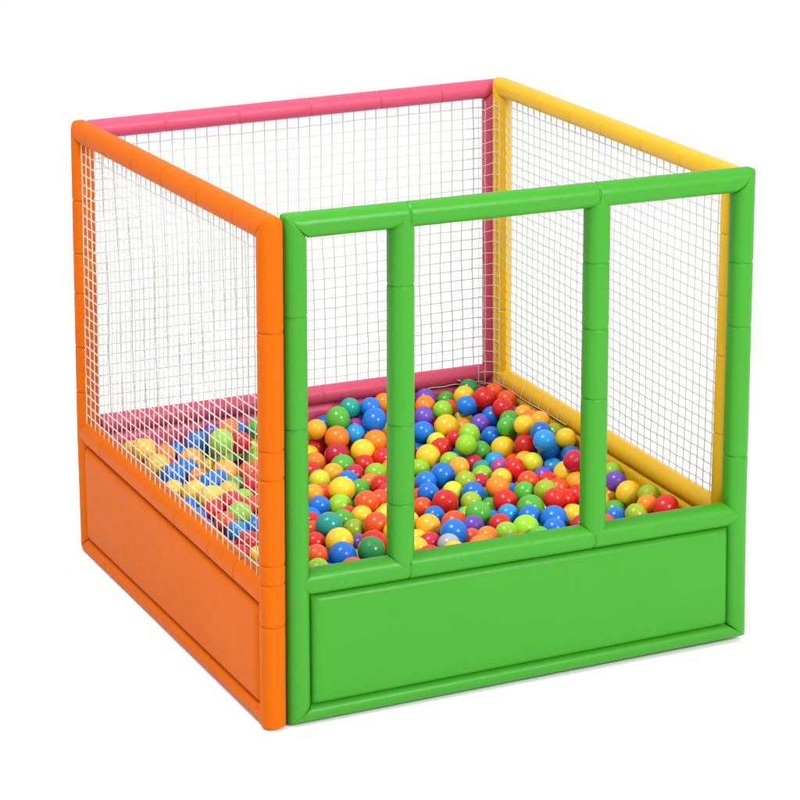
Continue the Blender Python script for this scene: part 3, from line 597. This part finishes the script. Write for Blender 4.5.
U1, U2 = .357, .977
front = side('front', GREEN, 'green front side with three net-free openings', T/2, .027, .038,
     {'pa': (.60, .825), 'pb': (.408, .692, .828), 'top': (U1/W - .002, U2/W + .003), 'mid': (U1/W - .002, U2/W + .003)},
     posts=[(U1, .039, (.19, .417, .81)), (U2, .039, (.417, .62, .81))], with_net=False)
left = side('left', ORANGE, 'orange side with a white net', T/2, .031, .040,
     {'pa': (.226, .316, .355, .524, .58, .807), 'pb': (.375, .487, .618, .714, .84), 'top': (.115, .29, .475, .64, .80, .915)[::1], 'mid': (.13, .255, .43, .86)},
     seed=3, cell=(.044, .034), flat_foot=True, netn=.014, netr=.0018)
back = side('back', PINK, 'pink back side with a white net', S/2, .026, S/2,
     {'pa': (.5,), 'pb': (.42, .73), 'top': (.16, .34, .52, .70, .86), 'mid': (.30, .55, .78)}, seed=5, cell=(.041, .036), one_post=True)
right = side('right', YELLOW, 'yellow side with a white net', S/2, .026, S/2,
     {'pa': (.45, .62, .75, .88), 'pb': (.45, .72), 'top': (.17, .33, .50, .64, .78, .89), 'mid': (.35, .71)}, seed=8, cell=(.040, .032))

# spare netting hanging inside the pink and yellow corner, its hem lying over the rails
def inner(p, u, z, off): return world(p, u, -(S/2 + off), z)
bm = bmesh.new()
rnd = random.Random(4)
ub = W - S - .012
zs = [.395 + .0395*i for i in range(26)]
yb = D - S - .012
for z in zs:
    j = lambda: rnd.uniform(-.003, .003)
    pts = [world('back', W - S - .035, -(S/2 + .004), z + j()), world('back', W - S - .012, -(S/2 + .008), z + j()),
           world('right', D - S - .05, -(S/2 + .006), z + .004 + j()), world('right', D - S - .085, -(S/2 + .003), z + .006 + j())]
    strand(bm, pts, .0013)
for p, u, off in (('back', W - S - .035, .004), ('back', W - S - .012, .008), ('right', D - S - .05, .006), ('right', D - S - .082, .004)):
    strand(bm, [world(p, u + rnd.uniform(-.0015, .0015), -(S/2 + off), .385 + .0395*i) for i in range(27)], .0013)
hem_b = [world('back', 1.20 + .022*i, -(S/2 + .006 + .002*math.sin(i)), .400 + .0012*math.sin(i*1.7)) for i in range(11)]
strand(bm, hem_b, .0016)
n = 8
hem = []
for i in range(n + 1):
    u = D - S - .05 - .066*i
    hem.append(world('right', u, -(S/2 + .005), .410 - .003*math.sin(i/n*3.14) + rnd.uniform(-.003, .003)))
strand(bm, hem, .0015)
for i in range(1, n):
    q = hem[i]
    u = D - S - .05 - .066*i
    strand(bm, [q, world('right', u + rnd.uniform(-.004, .004), -(S/2 + .003), .425), world('right', u + rnd.uniform(-.004, .004), -(S/2 - .012), .449)], .0012)
# a few frayed ends
for (u, z, du, dz) in ((1.335, .401, -.022, .016), (1.345, .401, .024, -.012)):
    strand(bm, [world('back', u, -(S/2 + .007), z), world('back', u + du*.5, -(S/2 + .012), z + dz*.8), world('back', u + du, -(S/2 + .010), z + dz)], .0018)
link_mesh('loose_net', bm, NET, back, smooth=False, fix=False)

# foam mat under the balls
bm = bmesh.new()
bmesh.ops.create_cube(bm, size=1)
for v in bm.verts:
    v.co = Vector((.006 + (v.co.x + .5)*(W - S - .02), .075 + (v.co.y + .5)*(D - S - .085), .004 + (v.co.z + .5)*.03))
bmesh.ops.bevel(bm, geom=bm.edges[:], offset=.008, segments=3, affect='EDGES')
link_mesh('floor_mat', bm, MAT, PIT)

# ------------------------------------------------------------------ the balls
def ball_mesh(name, mat, seg=36, ring=24):
    bm = bmesh.new()
    bmesh.ops.create_uvsphere(bm, u_segments=seg, v_segments=ring, radius=1.0)
    me = bpy.data.meshes.new(name); bm.to_mesh(me); bm.free()
    for f in me.polygons: f.use_smooth = True
    me.materials.append(mat)
    return me

MESH = {k: ball_mesh('plastic_ball_' + k, m) for k, m in BALLM.items()}
for row in BALLS.split('\n'):
    x, y, z, r, c, lab = row.split('|')
    o = bpy.data.objects.new('plastic_ball', MESH[c])
    r = float(r)
    o.location = (float(x), float(y), float(z))
    o.scale = (r*random.uniform(.97, 1.02), r*random.uniform(.97, 1.02), r*random.uniform(.96, 1.05))
    o.rotation_euler = (random.uniform(0, 6.28), random.uniform(0, 6.28), 0)
    o['label'] = lab; o['category'] = 'ball'; o['group'] = 'plastic balls filling the pit'
    COL.objects.link(o)

# the mass of balls buried below them
bm = bmesh.new()
keys = list(BALLM)
src = bmesh.new(); bmesh.ops.create_uvsphere(src, u_segments=18, v_segments=11, radius=1.0)
sv = [v.co.copy() for v in src.verts]; src.verts.index_update(); sf = [[v.index for v in f.verts] for f in src.faces]; src.free()
verts, faces, mi = [], [], []
for e in UNDER.split(';'):
    x, y, z, r, c = e.split()
    base = len(verts); q = Vector((int(x), int(y), int(z)))/1000; r = int(r)/1000
    verts += [q + v*r for v in sv]
    faces += [[base + i for i in f] for f in sf]
    mi += [keys.index(c)]*len(sf)
me = bpy.data.meshes.new('buried_balls')
me.from_pydata(verts, [], faces)
for k in keys: me.materials.append(BALLM[k])
me.polygons.foreach_set('material_index', mi)
for f in me.polygons: f.use_smooth = True
bm.free()
o = bpy.data.objects.new('buried_balls', me); COL.objects.link(o)
o['kind'] = 'stuff'; o['label'] = 'mass of mixed coloured plastic balls buried under the top layer of the pit'; o['category'] = 'balls'

# ------------------------------------------------------------------ floor, light, camera
bm = bmesh.new()
bmesh.ops.create_grid(bm, x_segments=8, y_segments=8, size=60)
fl = link_mesh('floor', bm, FLOOR, None, smooth=False, fix=False)
fl['kind'] = 'structure'; fl['label'] = 'plain seamless white studio floor under the pit'

world_ = bpy.data.worlds.new('World'); scene.world = world_
world_.use_nodes = True
bg = world_.node_tree.nodes['Background']
# an even white studio surround, brighter overhead and on the green side than on the orange one
wn, wl = world_.node_tree.nodes, world_.node_tree.links
geo = wn.new('ShaderNodeTexCoord')
dot = wn.new('ShaderNodeVectorMath'); dot.operation = 'DOT_PRODUCT'
dot.inputs[1].default_value = (.55, -.20, .62)
mad = wn.new('ShaderNodeMath'); mad.operation = 'MULTIPLY_ADD'
mad.inputs[1].default_value = .50; mad.inputs[2].default_value = .83
wl.new(geo.outputs['Generated'], dot.inputs[0]); wl.new(dot.outputs['Value'], mad.inputs[0])
wl.new(mad.outputs['Value'], bg.inputs['Strength'])
bg.inputs['Color'].default_value = (1, 1, 1, 1)

def softbox(name, loc, aim, size, power):
    l = bpy.data.lights.new(name, 'AREA'); l.shape = 'SQUARE'; l.size = size; l.energy = power; l.color = (1, .985, .96)
    o = bpy.data.objects.new(name, l); COL.objects.link(o)
    o.location = loc
    o.rotation_euler = (Vector(aim) - Vector(loc)).to_track_quat('-Z', 'Y').to_euler()
softbox('softbox', (-1.5, .1, 5.3), (-.2, .6, .2), 1.5, 220)
softbox('softbox', (2.3, -5.2, 3.7), (.75, .6, .5), 1.2, 290)

cam = bpy.data.cameras.new('camera'); co = bpy.data.objects.new('camera', cam); COL.objects.link(co)
co.location = (-2.6086, -6.2701, 3.0735)
co.rotation_mode = 'XYZ'
cam.sensor_width = 36; cam.lens = 117.49
cam.clip_end = 300; cam.clip_start = .1
co.rotation_euler = (1.27091, 0.00290, -0.44039)
scene.camera = co
scene.render.resolution_x = 1024; scene.render.resolution_y = 1024
vs = scene.view_settings
vs.view_transform = 'Standard'; vs.look = 'None'; vs.exposure = 0.0; vs.gamma = 1.0; vs.use_curve_mapping = False
